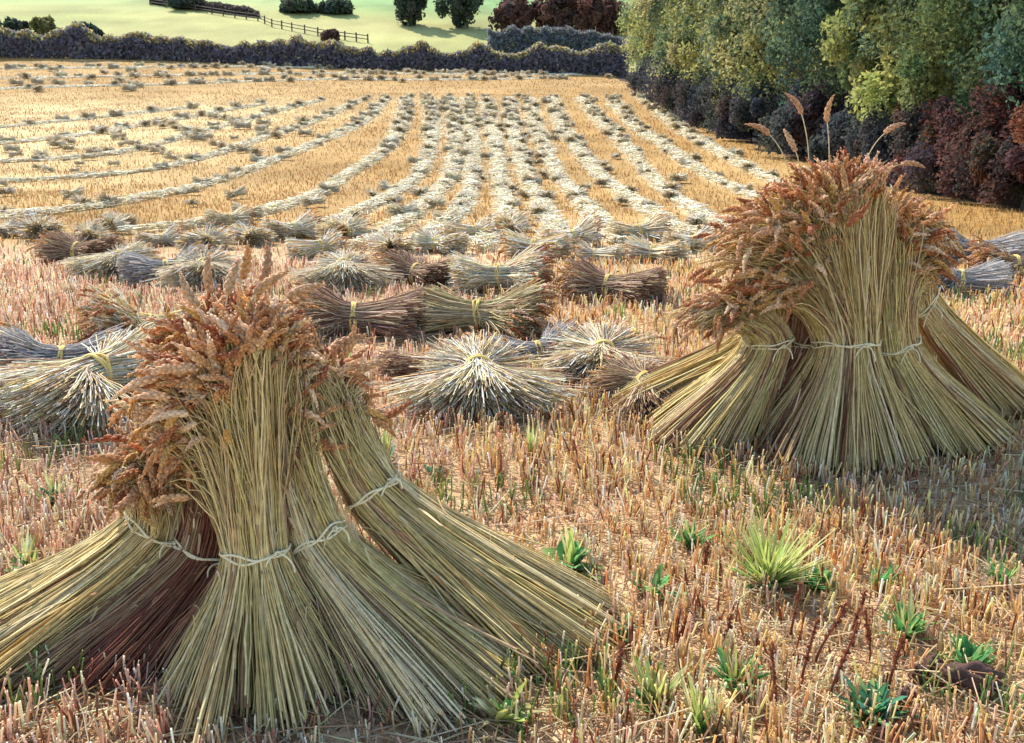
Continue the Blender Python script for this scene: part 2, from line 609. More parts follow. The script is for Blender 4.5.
def standing_sheaf(label, group, base, waist, head, Rb, rw, Rh, sag=(0, 0, 0), n=1100, n_ear=380, n_parts=100, seed=1,
                   pal=STRAW_PAL, loose=(), bend=0.55, twine=True, srad=0.0031, tipspread=0.32, ear_s=1.0, twine_end=None):
    g = np.random.default_rng(seed)
    base, waist, head = [np.array(v, float) for v in (base, waist, head)]
    sag = np.array(sag, float)
    n = int(n * 1.4)
    root = empty("wheat_sheaf", base)
    tag(root, label, "sheaf", group)
    O = base
    ax_lo = nrm(waist - base)
    ax_up = nrm(head - waist)
    ax = nrm(ax_lo + ax_up)
    # ground-plane frame
    e1 = np.array([1.0, 0, 0])
    e2 = np.array([0, 1.0, 0])
    w1 = nrm(np.cross(np.array([0, 1.0, 0]), ax))
    w2 = np.cross(ax, w1)
    nl = 84
    la = g.uniform(0, 2 * math.pi, nl)
    lr = g.random(nl) ** 0.38
    lk = g.integers(0, nl, n)
    ang = la[lk] + g.normal(0, 0.11, n)
    rad = np.clip(lr[lk] + g.normal(0, 0.08, n), 0.02, 1.02)
    u = np.stack([np.cos(ang) * rad, np.sin(ang) * rad], 1)
    ub = u * (1 + g.normal(0, 0.05, (n, 1))) + g.normal(0, 0.03, (n, 2)) + (g.normal(0, 0.085, (nl, 2)))[lk]
    P0 = base + Rb * (ub[:, :1] * e1 + ub[:, 1:] * e2)
    P0[:, 2] = terr(P0[:, 0], P0[:, 1]) + np.abs(g.normal(0, 0.022, n)) + 0.004
    P0 = P0 + (waist - P0) * (np.abs(g.normal(0, 0.035, n)) + np.abs(g.normal(0, 0.03, nl))[lk])[:, None]
    P1 = waist + rw * (u[:, :1] * w1 + u[:, 1:] * w2) + ax * g.normal(0, 0.01, (n, 1))
    ut = u + g.normal(0, tipspread, (n, 2)) * 0.55
    Lup = np.linalg.norm(head - waist)
    out = ut[:, :1] * w1 + ut[:, 1:] * w2
    tip = head + Rh * out
    sd = nrm(sag) if np.linalg.norm(sag) > 1e-6 else np.zeros(3)
    wgt = np.clip((out @ nrm(sd * np.array([1, 1, 0.0]) + 1e-9)) * 0.55 + 0.35 + g.normal(0, 0.18, n), 0, 1.15)
    tip = tip + sag * (wgt ** 1.2)[:, None]
    rr2 = (ut ** 2).sum(1)
    tip[:, 2] -= 0.10 * Rh / 0.3 * np.clip(rr2, 0, 1.6)
    wc = np.clip(wgt, 0, 1)
    short = g.random(n) ** 1.3 * (0.07 + 0.55 * wc)
    tip = tip + (P1 - tip) * short[:, None]
    outn = nrm(out + sd * 0.9 * wgt[:, None] + 1e-6)
    bi = (bend * (0.40 + 0.75 * wc))[:, None]
    ttan = nrm(ax_up * (1 - bi) + outn * bi + np.array([0, 0, -0.35]) * bi * np.clip(rr2 + wgt, 0, 1.5)[:, None] + g.normal(0, 0.18, (n, 3)))
    dlo = np.linalg.norm(P1 - P0, axis=1, keepdims=True)
    c1 = P0 + (P1 - P0) * 0.4 + ax_lo * 0.0
    c2 = P1 - nrm(ax * 0.75 + nrm(P1 - P0) * 0.5) * dlo * 0.22
    low = bez([P0, c1, c2, P1], 7)
    dup = np.linalg.norm(tip - P1, axis=1, keepdims=True)
    c1 = P1 + nrm(ax * 0.9 + nrm(tip - P1) * 0.4) * dup * 0.36
    c2 = tip - ttan * dup * 0.34
    upp = bez([P1, c1, c2, tip], 8)
    paths = np.concatenate([low, upp[:, 1:]], 1)
    K0 = paths.shape[1]
    K = paths.shape[1]
    rr = srad * g.uniform(0.55, 1.4, n)
    wild = g.random(n) < 0.07
    paths[wild, :5] += g.normal(0, 0.05, (int(wild.sum()), 1, 3)) * np.linspace(1, 0, 5)[None, :, None]
    paths[:, :, 2] = np.maximum(paths[:, :, 2], terr(paths[:, :, 0], paths[:, :, 1]) + 0.003)
    paths[:, 1:-1] += g.normal(0, 0.0026, (n, K0 - 2, 3))
    prof = np.concatenate([np.linspace(1.15, 1.0, 7), np.linspace(0.95, 0.6, 7)])
    V, q = tubes(paths - O, rr[:, None] * prof[None], 3, rg=g)
    cl = pick(pal[:-1], nl, 0.08, g)
    mar = g.random(nl) < 0.21
    cl[mar] = pick(RUST_PAL, int(mar.sum()), 0.1, g)
    c = 0.70 * cl[lk] + 0.30 * pick(pal, n, 0.12, g)
    st = link("stalks", make_mesh("stalks", V, [q], rep(c, 3 * K)), M_STRAW, root)
    tag(st, kind="stuff")
    # dry leaf ribbons curling off the straw
    nb = 170
    bi_ = g.permutation(n)[:nb]
    bk = g.integers(2, K - 4, nb)
    b0 = paths[bi_, bk]
    bt = nrm(paths[bi_, bk + 1] - paths[bi_, bk])
    bo = nrm((b0 - (waist + ax * ((b0 - waist) @ ax)[:, None])) + g.normal(0, 0.03, (nb, 3)))
    bl = g.uniform(0.08, 0.24, nb)[:, None]
    b3 = b0 + bt * bl * 0.75 + bo * bl * g.uniform(0.05, 0.45, (nb, 1)) + np.array([0, 0, -0.3]) * bl * g.random((nb, 1))
    bp = bez([b0, b0 + bt * bl * 0.4 + bo * bl * 0.05, b3 + np.array([0, 0, .12]) * bl, b3], 8)
    bs = nrm(np.cross(bt, bo) + g.normal(0, .3, (nb, 3)))[:, None, :] * (0.0042 * np.sin(np.pi * np.linspace(0.12, 1, 8)) ** 0.6)[None, :, None]
    V = np.stack([bp - bs, bp + bs], 2).reshape(-1, 3) - O
    i0 = np.arange(nb)[:, None] * 16 + np.arange(7)[None] * 2
    q = np.stack([i0, i0 + 1, i0 + 3, i0 + 2], -1).reshape(-1, 4)
    lf = link("dry_leaves", make_mesh("dry_leaves", V, [q], rep(pick([(.74, .62, .36), (.62, .46, .24), (.70, .60, .40), (.44, .26, .13)], nb, .15, g), 16)), M_STUB, root)
    tag(lf, kind="stuff")
    # ears
    # outermost / longest stalks carry the visible ears
    ei = g.permutation(n)[:n_ear]
    ep = tip[ei]
    M = frames(ttan[ei] + g.normal(0, 0.22, (len(ei), 3)), g)
    S = g.uniform(0.72, 1.22, len(ei)) * ear_s
    cen = (head + waist * 0.25) / 1.25 * 0 + (head * 0.8 + waist * 0.2)
    view = nrm(CAM - cen)
    score = ((ep - cen) @ view) + 0.55 * np.linalg.norm(ep - cen, axis=1) + g.normal(0, 0.02, len(ei))
    order = np.argsort(-score)
    parts = order[:n_parts]
    rest = order[n_parts:]
    for j in parts:
        o = bpy.data.objects.new("ear", EARS[g.integers(0, len(EARS))])
        Mx = Matrix([list(M[j][r_] * S[j]) + [float(ep[j][r_] - O[r_])] for r_ in range(3)] + [[0, 0, 0, 1]])
        o.matrix_local = Mx
        col.objects.link(o)
        o.parent = root
    if len(rest):
        em = link("ear_mass", ear_mass(ep[rest] - O, M[rest], S[rest], pick(EAR_PAL, len(rest), 0.12, g), g), M_EAR, root)
        tag(em, kind="stuff")
    # twine
    if twine:
        pth, a, b, axn = ring(waist - O, ax, rw * 1.07, 0.0042, seed, wraps=2)
        V, q = tubes(pth, np.full(pth.shape[:2], 0.0046), 6, rg=g)
        tw = link("twine", make_mesh("twine", V, [q], np.tile((.66, .58, .36), (len(V), 1))), M_TWINE, root)
        # knot with two loose ends, on the side that faces the path
        vd = CAM - waist
        vd = nrm(vd - (vd @ axn) * axn)
        side = np.cross(axn, vd)
        kp = waist - O + (vd * 0.8 + side * 0.55) / np.linalg.norm([0.8, 0.55]) * rw * 1.12
        ends = []
        for s_ in (-1, 1):
            e0 = kp
            e3 = kp + side * 0.05 * s_ + vd * 0.03 + np.array([0, 0, -0.06 - 0.03 * g.random()])
            ends.append(bez([e0[None], (e0 + side * 0.03 * s_ + vd * 0.02)[None], (e3 + [0, 0, 0.03])[None], e3[None]], 10)[0])
        t = np.linspace(0, 4 * math.pi, 10)
        blob = kp[None] + 0.009 * (np.cos(t)[:, None] * side + np.sin(t)[:, None] * axn) + vd * 0.002 * t[:, None] / 3
        ends.append(blob)
        V, q = tubes(np.array(ends), np.full((3, 10), 0.0036), 5, rg=g)
        link("knot", make_mesh("knot", V, [q], np.tile((.68, .60, .38), (len(V), 1))), M_TWINE, tw)
    # tall stray ears: (start, tip)
    for s0, s1 in loose:
        s0, s1 = np.array(s0) - O, np.array(s1) - O
        mid = (s0 + s1) / 2
        ctrl1 = s0 + np.array([0, 0, 1]) * np.linalg.norm(s1 - s0) * 0.4
        ctrl2 = s1 - nrm((s1 - mid) + np.array([(s1 - s0)[0] * 0.8, 0, 0])) * np.linalg.norm(s1 - s0) * 0.3
        p = bez([s0[None], ctrl1[None], ctrl2[None], s1[None]], 10)
        V, q = tubes(p, np.full((1, 10), 0.0026), 5, rg=g)
        so = link("stray_stalk", make_mesh("stray_stalk", V, [q], np.tile((.66, .54, .32), (len(V), 1))), M_STRAW, root)
        d = nrm(p[0, -1] - p[0, -2])
        fm = frames(d[None], g)[0]
        o = bpy.data.objects.new("ear", EARS_PALE[g.integers(0, 3)])
        o.matrix_local = Matrix([list(fm[r_] * 1.0) + [float(p[0, -1][r_])] for r_ in range(3)] + [[0, 0, 0, 1]])
        col.objects.link(o)
        o.parent = so
    return root


def G(px, py):
    return gp(px, py)


LG = "sheaves of the left stook"
RG = "sheaves of the right stook"
# left stook -----------------------------------------------------------------
standing_sheaf("front sheaf of the left stook, splayed olive straw tied with pale twine", LG,
               [-0.80, 2.60, 0], at(256, 552, 2.76), at(238, 326, 2.86), 0.34, 0.105, 0.140, sag=(-0.20, -0.03, -0.16),
               n=1600, n_ear=480, seed=11, srad=0.0029,
               loose=[(at(243, 330, 2.86), at(258, 292, 2.9)), (at(225, 330, 2.86), at(228, 292, 2.9)), (at(206, 330, 2.84), at(196, 304, 2.86)),
                      (at(170, 390, 2.8), at(157, 362, 2.8))])
standing_sheaf("sheaf leaning out to the left edge from the left stook, brown heads drooping low", LG,
               [-1.86, 2.70, 0], at(158, 526, 3.0), at(156, 440, 3.0), 0.35, 0.115, 0.12, sag=(-0.06, -0.05, -0.10),
               n=1300, n_ear=200, seed=12, bend=0.75, srad=0.0030)
standing_sheaf("sheaf pressed against the right flank of the left stook's front sheaf", LG,
               [-0.20, 2.60, 0], at(318, 540, 2.88), at(268, 345, 3.00), 0.31, 0.105, 0.095, sag=(0.02, 0, 0),
               n=1300, n_ear=90, seed=13, srad=0.0030)
standing_sheaf("outermost right sheaf of the left stook, sloping down to the open stubble", LG,
               [0.12, 2.90, 0], at(374, 492, 3.04), at(304, 352, 3.12), 0.31, 0.105, 0.085, sag=(0.12, 0.05, -0.13),
               n=1300, n_ear=120, seed=14, bend=0.6, srad=0.0030,
               loose=[(at(335, 380, 3.10), at(343, 356, 3.1)), (at(345, 395, 3.10), at(358, 372, 3.1)), (at(326, 370, 3.10), at(333, 350, 3.1))])
standing_sheaf("rear sheaf of the left stook, mostly hidden, its ears crowning the top", LG,
               [-1.12, 3.45, 0], at(222, 470, 3.16), at(226, 316, 3.04), 0.33, 0.11, 0.14, sag=(-0.12, 0, -0.05),
               n=900, n_ear=300, n_parts=70, seed=15,
               loose=[(at(255, 310, 3.0), at(263, 278, 3.05)), (at(214, 312, 3.0), at(210, 290, 3.0)), (at(275, 320, 3.0), at(290, 296, 3.0)),
                      (at(240, 305, 3.0), at(243, 276, 3.0))])
standing_sheaf("shade coloured rust brown sheaf inside the left stook, between the front and left sheaves", LG,
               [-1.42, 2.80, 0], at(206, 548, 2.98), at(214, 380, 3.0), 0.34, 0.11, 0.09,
               n=1200, n_ear=60, n_parts=20, seed=16, srad=0.0030, pal=RUST_PAL)  # added in the dark gap; the gap's shade is put into its straw colour
# right stook ----------------------------------------------------------------
standing_sheaf("front sheaf of the right stook, upright column with a great mop of ears", RG,
               [1.78, 4.72, 0], at(845, 342, 4.80), at(828, 170, 4.86), 0.46, 0.165, 0.26, sag=(-0.40, -0.03, -0.28),
               n=2000, n_ear=560, seed=21, srad=0.0037, ear_s=1.15,
               loose=[(at(808, 190, 4.86), at(801, 112, 4.9)), (at(828, 185, 4.86), at(827, 120, 4.9)), (at(790, 195, 4.86), at(768, 133, 4.85)),
                      (at(862, 180, 4.86), at(886, 132, 4.9)), (at(800, 190, 4.86), at(795, 150, 4.86)), (at(880, 178, 4.9), at(903, 164, 4.9))])
standing_sheaf("left sheaf of the right stook, its heads hanging out sideways under the mop", RG,
               [1.10, 4.98, 0], at(768, 338, 4.90), at(735, 292, 4.86), 0.36, 0.13, 0.13, sag=(-0.22, -0.05, -0.06),
               n=1300, n_ear=150, seed=22, srad=0.0036, bend=0.8, ear_s=1.1)
standing_sheaf("right front sheaf of the right stook, butts splayed over purple shade", RG,
               [2.52, 5.00, 0], at(893, 345, 4.95), at(884, 205, 5.02), 0.40, 0.135, 0.13, sag=(0.22, 0, -0.14),
               n=1500, n_ear=220, seed=23, srad=0.0036, ear_s=1.15)
standing_sheaf("far right sheaf of the right stook, long lit slope running past the frame", RG,
               [3.15, 5.75, 0], at(912, 300, 5.25), at(890, 200, 5.15), 0.40, 0.14, 0.14, sag=(0.24, 0, -0.20),
               n=1300, n_ear=260, seed=24, srad=0.0036, ear_s=1.15)
standing_sheaf("rear left sheaf of the right stook, pale butts showing past the left side", RG,
               [0.92, 5.55, 0], at(782, 325, 5.18), at(806, 192, 5.05), 0.36, 0.135, 0.17, sag=(-0.22, 0, -0.12),
               n=1000, n_ear=260, n_parts=60, seed=25, srad=0.0036, ear_s=1.15)


standing_sheaf("shade coloured rust brown sheaf inside the right stook, between the front and left sheaves", RG,
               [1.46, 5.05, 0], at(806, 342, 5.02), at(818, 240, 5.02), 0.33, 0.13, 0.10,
               n=1100, n_ear=50, n_parts=20, seed=26, srad=0.0036, pal=RUST_PAL)  # extra sheaf whose dark colour paints the shade between its neighbours


# ------------------------------------------------------------------ lying sheaves
LIE_PAL = [(.88, .80, .58), (.84, .70, .40), (.90, .86, .70), (.80, .68, .42), (.86, .66, .30), (.70, .58, .42), (.52, .30, .18), (.92, .89, .80)]


FAR_PAL = [(.84, .74, .50), (.76, .62, .36), (.90, .84, .66), (.50, .42, .38), (.66, .52, .30), (.88, .78, .54)]


def lying_geo(seed, n=420, n_ear=90, srad=0.0062, L=1.0, K=9, fan=1.0, pal=None, skirt=0.0):
    pal = pal or LIE_PAL
    g = np.random.default_rng(seed)
    ang = g.uniform(0, 2 * math.pi, n)
    rad = g.random(n) ** 0.45
    u = np.stack([np.cos(ang) * rad, np.sin(ang) * rad], 1)
    wx = g.uniform(-0.06, 0.08)
    t0 = -L * 0.5 * (1 + g.normal(0, 0.07 + 0.09 * skirt, n))
    lump = 0.05 * skirt * np.sin(ang * 5 + 1.3)
    t1 = L * 0.5 * (1 - 0.35 * g.random(n) ** 1.5)

    def pt(x, w, h, uu, cz):
        return np.stack([x, uu[:, 0] * w, cz + uu[:, 1] * h], 1)
    ub = u + g.normal(0, 0.10 + 0.10 * skirt, (n, 2))
    uh = u + g.normal(0, 0.2, (n, 2))
    P0 = pt(t0, 0.42 * fan, 0.20, ub, 0.19)
    P0[:, 0] += 0.10 * ub[:, 0] ** 2
    P1 = pt(np.full(n, wx), 0.115, 0.115, u, 0.15)
    P1[:, 2] += 0.10 * skirt
    P0[:, 2] *= 1 - 0.25 * skirt
    P0[:, 0] += lump
    P0[:, 2] += np.abs(lump)
    P2 = pt(t1, 0.44 * (fan * (1 - skirt) + skirt), 0.22, uh, 0.21)
    P2[:, 0] -= 0.14 * uh[:, 0] ** 2
    P2[:, 2] -= 0.04 * np.abs(uh[:, 0])
    ex = np.array([1.0, 0, 0])
    low = bez([P0, P0 + (P1 - P0) * .4, P1 - ex * 0.16, P1], 5)
    upp = bez([P1, P1 + ex * 0.16, P2 - nrm(P2 - P1) * 0.15, P2], 5)
    p = np.concatenate([low, upp[:, 1:]], 1)
    p[:, 1:-1] += g.normal(0, 0.008, (n, 1, 3)) * np.array([0, 1, 1]) + g.normal(0, 0.003, (n, 7, 3))
    p[:, :, 2] = np.maximum(p[:, :, 2], 0.008)
    rr = srad * g.uniform(0.6, 1.4, n)
    V, q = tubes(p, np.repeat(rr[:, None], 9, 1), 3, rg=g)
    me_s = make_mesh("stalks", V, [q], rep(pick(pal, n, 0.12, g), 27))
    ei = g.permutation(n)[:n_ear]
    me_e = None
    if n_ear:
        M = frames(nrm(P2 - P1)[ei] + g.normal(0, 0.2, (n_ear, 3)), g)
        me_e = ear_mass(P2[ei], M, g.uniform(0.9, 1.25, n_ear), pick(EAR_PAL, n_ear, 0.12, g), g)
        me_e.materials.append(M_EAR)
    pth, a, b, axn = ring((wx, 0, 0.15 + 0.10 * skirt), (1, 0, 0), 0.116, 0.009, seed, sx=1.12, wraps=3)
    Vt, qt = tubes(pth, np.full(pth.shape[:2], 0.011), 5, rg=g)
    me_t = make_mesh("straw_band", Vt, [qt], np.tile((.72, .52, .16), (len(Vt), 1)))
    me_s.materials.append(M_STRAW)
    me_t.materials.append(M_TWINE)
    return me_s, me_e, me_t


LIE = [lying_geo(500 + k, 1000, 120, 0.0040) for k in range(4)] + [lying_geo(510, 1700, 90, 0.0034, L=1.0, fan=1.5, skirt=1.0), lying_geo(511, 1700, 90, 0.0034, L=1.0, fan=1.25, skirt=0.8)]
DARK_PAL = [(.42, .25, .14), (.50, .32, .18), (.34, .17, .11), (.58, .42, .26), (.66, .52, .34), (.28, .15, .12)]
OLIVE_PAL = [(.54, .43, .21), (.62, .50, .26), (.48, .37, .19), (.72, .61, .40), (.44, .30, .17)]
GREY_PAL = [(.48, .44, .40), (.56, .51, .45), (.40, .36, .34), (.74, .68, .58), (.34, .30, .29)]
LIE += [lying_geo(512, 1400, 90, 0.0036, L=1.0, fan=1.4, skirt=0.9, pal=DARK_PAL + [(.78, .62, .36)]), lying_geo(513, 1000, 110, 0.0040, L=1.1, pal=DARK_PAL),
        lying_geo(514, 1000, 110, 0.0040, L=1.1, pal=OLIVE_PAL), lying_geo(515, 1000, 100, 0.0040, pal=GREY_PAL)]
MID = [lying_geo(520 + k, 340, 50, 0.0068) for k in range(4)]


def lying_sheaf(x, y, rz, label, group, geo, s=1.0, tilt=0.0, roll=0.0):
    root = empty("lying_sheaf", (x, y, float(terr(x, y))), rz)
    root.rotation_euler = (roll, -tilt, rz)
    root.scale = (s, s, s)
    tag(root, label, "sheaf", group)
    link("stalks", geo[0], None, root)
    link("straw_band", geo[2], None, root)
    if geo[1] is not None:
        o = link("ear_mass", geo[1], None, root)
        tag(o, kind="stuff")
    return root


NG = "bound sheaves lying on the near stubble"
NEAR = [
    # px, py, heading (deg, 0 = heads to the right), scale, geometry, tilt, label
    (478, 402, 97, 0.86, 4, 0.0, "skirt like fanned sheaf with its yellow band on top, lying between the two stooks"),
    (432, 380, 30, 0.62, 7, 0.0, "short dark sheaf tucked behind the skirt like fanned one"),
    (540, 364, 15, 0.66, 9, 0.12, "grey streaked sheaf pointing away right of the skirt like fanned one"),
    (602, 378, 82, 0.80, 5, 0.0, "white fan shaped sheaf beside the right stook, behind the rust brown one"),
    (646, 410, 120, 0.66, 6, 0.0, "rust brown drooping sheaf in front of the white fan shaped one"),
    (362, 334, 174, 0.98, 7, 0.0, "long flat dark sheaf lying right behind the left stook's top"),
    (484, 332, -6, 1.02, 8, 0.0, "long olive sheaf lying straight across behind the skirt like fanned one"),
    (62, 380, 205, 0.88, 9, 0.05, "blue grey backed sheaf at the left edge beside the left stook"),
    (108, 408, 60, 1.02, 5, 0.0, "pale streaked sheaf with dark underside against the left stook's heads"),
    (155, 350, 222, 1.05, 2, 0.16, "cream sheaf with blue shaded flank rising behind the left stook"),
    (500, 290, 8, 1.05, 0, 0.0, "orange tipped sheaf lying past the long olive one"),
    (612, 300, 150, 0.95, 7, 0.0, "dark brown sheaf with white end, alone left of the right stook"),
    (420, 286, 140, 0.92, 7, 0.0, "slanting brown sheaf with pale tip up the field from the flat dark one"),
    (345, 286, 100, 0.85, 4, 0.0, "white and grey sheaf fanned towards the flat dark one"),
    (958, 292, 172, 0.90, 9, 0.0, "slate grey sheaf right of the right stook, lying nearest to it"),
    (975, 264, 160, 1.10, 9, 0.0, "dark grey sheaf behind the slate grey one below the wood"),
    (1018, 278, 170, 1.00, 7, 0.0, "brown sheaf at the right edge of the field below the wood"),
    (82, 262, 160, 0.95, 7, 0.0, "dark plum sheaf at the left end of the near sheaf line"),
    (122, 276, 75, 0.85, 4, 0.0, "yellow centred fanned sheaf second in the near sheaf line"),
    (168, 282, 25, 0.95, 9, 0.0, "purple grey sheaf third in the near sheaf line"),
    (206, 284, 100, 0.85, 5, 0.0, "buff sheaf fourth in the near sheaf line, end towards us"),
]
k = 0
for px, py, hd, s, gi, tl, lb in NEAR:
    p = G(px, py)
    lying_sheaf(p[0], p[1], R(hd), lb, NG, LIE[gi], s, tl)

SCAT = [(40, 238, 140), (8, 236, 80), (90, 240, 110), (160, 246, 60), (205, 250, 100), (250, 244, 130), (292, 238, 60), (318, 256, 30), (345, 240, 80),
        (392, 256, 120), (438, 252, 150), (470, 240, 20), (536, 258, 160), (572, 246, 35), (598, 262, 150), (640, 240, 10), (655, 262, 140), (690, 250, 30),
        (510, 232, 60), (120, 226, 150), (230, 226, 30)]
ORD = ["first", "second", "third", "fourth", "fifth", "sixth", "seventh", "eighth", "ninth", "tenth", "eleventh", "twelfth", "thirteenth",
       "fourteenth", "fifteenth", "sixteenth", "seventeenth", "eighteenth", "nineteenth", "twentieth", "twenty-first", "twenty-second",
       "twenty-third", "twenty-fourth", "twenty-fifth", "twenty-sixth", "twenty-seventh", "twenty-eighth", "twenty-ninth", "thirtieth",
       "thirty-first", "thirty-second", "thirty-third", "thirty-fourth", "thirty-fifth", "thirty-sixth", "thirty-seventh", "thirty-eighth"]
SCAT.sort()
for i, (px, py, hd) in enumerate(SCAT):
    p = G(px, py)
    lying_sheaf(p[0], p[1], R(hd + random.uniform(-15, 15)), "sheaf, %s from the left in the scatter where the straw rows end" % ORD[i],
                "sheaves scattered at the ends of the straw rows", MID[i % 4], random.uniform(0.62, 0.95), random.choice([0, 0, 0.12]))

# sheaves in the rows up the field
FARM = []
for k in range(6):
    FARM.append(lying_geo(560 + k, 110, 0, 0.012, L=0.9, fan=0.9, pal=FAR_PAL)[0])
row_names = ["first straw row from the wood", "second straw row from the wood", "third straw row from the wood", "fourth straw row from the wood",
             "fifth straw row from the wood", "sixth straw row from the wood", "seventh straw row from the wood", "eighth straw row from the wood",
             "ninth straw row from the wood", "tenth straw row from the wood", "eleventh straw row from the wood", "twelfth straw row from the wood",
             "thirteenth straw row from the wood", "long curved row left of the fanning rows", "second curved row on the left slope",
             "third curved row on the left slope", "near row beyond the bare headland", "middle row beyond the bare headland",
             "top row under the far hedge"]
SLANT = [[(100, 132), (150, 150), (200, 166)], [(160, 124), (215, 142), (275, 160)], [(215, 118), (270, 132), (300, 140)], [(50, 140), (90, 154), (130, 170)],
         [(5, 150), (40, 164), (70, 178)], [(20, 196), (90, 198), (180, 194)], [(50, 214), (140, 212), (240, 200)]]
for k in range(7):
    pl, L = resample(np.array([gp(*p)[:2] for p in SLANT[k]]), 0.5)
    ROWS.append((pl, L))
    row_names.append("%s short slanting row on the left slope" % ORD[k])
cand = []
for ri, (pl, L) in enumerate(ROWS):
    far = 16 <= ri < 19
    step = 1.5 if ri >= 19 else 3.0 if not far else 1.5
    pts, _ = resample(pl[::6] if len(pl) > 30 else pl, step)
    pts = pts[::-1] if pts[0][1] > pts[-1][1] else pts
    k = 0
    for x, y in pts:
        if y < 15.0 or abs(x) > 0.60 * y + 2:
            continue
        cand.append((ri, k, x + random.gauss(0, .3), y + random.gauss(0, 2.2 if far else .7)))
        k += 1
cand.sort(key=lambda c: math.hypot(c[2], c[3]))
LIMIT = 300 - len(SCAT) - len(NEAR) - 4
rest = cand[LIMIT:]
cnt = {}
for ri, k, x, y in sorted(cand[:LIMIT]):
    i = cnt.get(ri, 0)
    cnt[ri] = i + 1
    o = link("lying_sheaf", FARM[random.randrange(6)], None)
    o.location = (x, y, float(terr(x, y)) + 0.05)
    s = random.uniform(0.55, 1.1) * min(1.0, max(0.66, y / 55))
    o.scale = (s, s, s)
    o.rotation_euler = (random.gauss(0, .15), random.gauss(0, .12), random.gauss(0.5, .6) + random.choice([0, math.pi]) if ri > 9 else math.pi * 0.42 + random.gauss(0, .5))
    tag(o, "small sheaf, %s from near end of the %s" % (ORD[min(i, 37)], row_names[ri]), "sheaf", "sheaves lying along the straw rows")
if rest:
    Vs, Fs, Cs, off = [], [], [], 0
    n = 70
    for ri, k, x, y in rest:
        me = FARM[random.randrange(6)]
        v = np.empty(len(me.vertices) * 3, np.float32)
        me.vertices.foreach_get("co", v)
        v = v.reshape(-1, 3)
        f = np.empty(len(me.loops), np.int32)
        me.loops.foreach_get("vertex_index", f)
        c = np.empty(len(me.vertices) * 4, np.float32)
        me.color_attributes["Col"].data.foreach_get("color", c)
        a = random.uniform(0, 2 * math.pi)
        s = random.uniform(1.1, 1.7) if 16 <= ri < 19 else random.uniform(0.8, 1.25)
        v = np.stack([v[:, 0] * math.cos(a) - v[:, 1] * math.sin(a), v[:, 0] * math.sin(a) + v[:, 1] * math.cos(a), v[:, 2]], 1) * s
        v += np.array([x, y, float(terr(x, y)) + 0.05])
        Vs.append(v)
        Fs.append(f.reshape(-1, 4) + off)
        Cs.append(c.reshape(-1, 4))
        off += len(v)
    tag(link("far_sheaves", make_mesh("far_sheaves", np.vstack(Vs), [np.vstack(Fs)], np.vstack(Cs)), M_STRAW),
        "mass of tiny distant sheaves dotted over the top of the field", "sheaves", kind="stuff")


# ------------------------------------------------------------------ foliage
def leaf_quads(P, size, g, up_bias=0.2, aspect=0.55, outdir=None):
    n = len(P)
    N = g.normal(size=(n, 3)) + np.array([0, 0, up_bias])
    if outdir is not None:
        N = N + outdir * 0.9
    N = nrm(N)
    r = g.normal(size=(n, 3))
    a = nrm(r - (r * N).sum(1, keepdims=True) * N)
    b = np.cross(N, a)
    s = (size * g.uniform(0.6, 1.4, n))[:, None]
    fold = N * s * 0.12
    V = np.stack([P - a * s, P + b * s * aspect + fold, P + a * s, P - b * s * aspect + fold], 1).reshape(-1, 3)
    q = np.arange(n * 4).reshape(-1, 4)
    return V, q


def crown_points(cen, rx, rz, n, nclump, g, shell=0.55, zmin=None, clump_r=0.26):
    d = nrm(g.normal(size=(nclump, 3)))
    rr = shell + (1 - shell) * g.random(nclump)
    rr = rr * (0.82 + 0.36 * g.random(nclump))
    cc = d * rr[:, None] * np.array([rx, rx, rz])
    ci = g.integers(0, nclump, n)
    cs = (0.6 + 0.8 * g.random(nclump)) * rx * clump_r
    off = g.normal(size=(n, 3))
    off = nrm(off) * (g.random((n, 1)) ** 0.5)
    P = cc[ci] + off * cs[ci][:, None] * np.array([1, 1, 1.35])
    if zmin is not None:
        ok = P[:, 2] + cen[2] > zmin
        P, ci = P[ok], ci[ok]
    out = nrm(P / np.array([rx, rx, rz]))
    return P + np.array(cen), ci, cc + np.array(cen), out


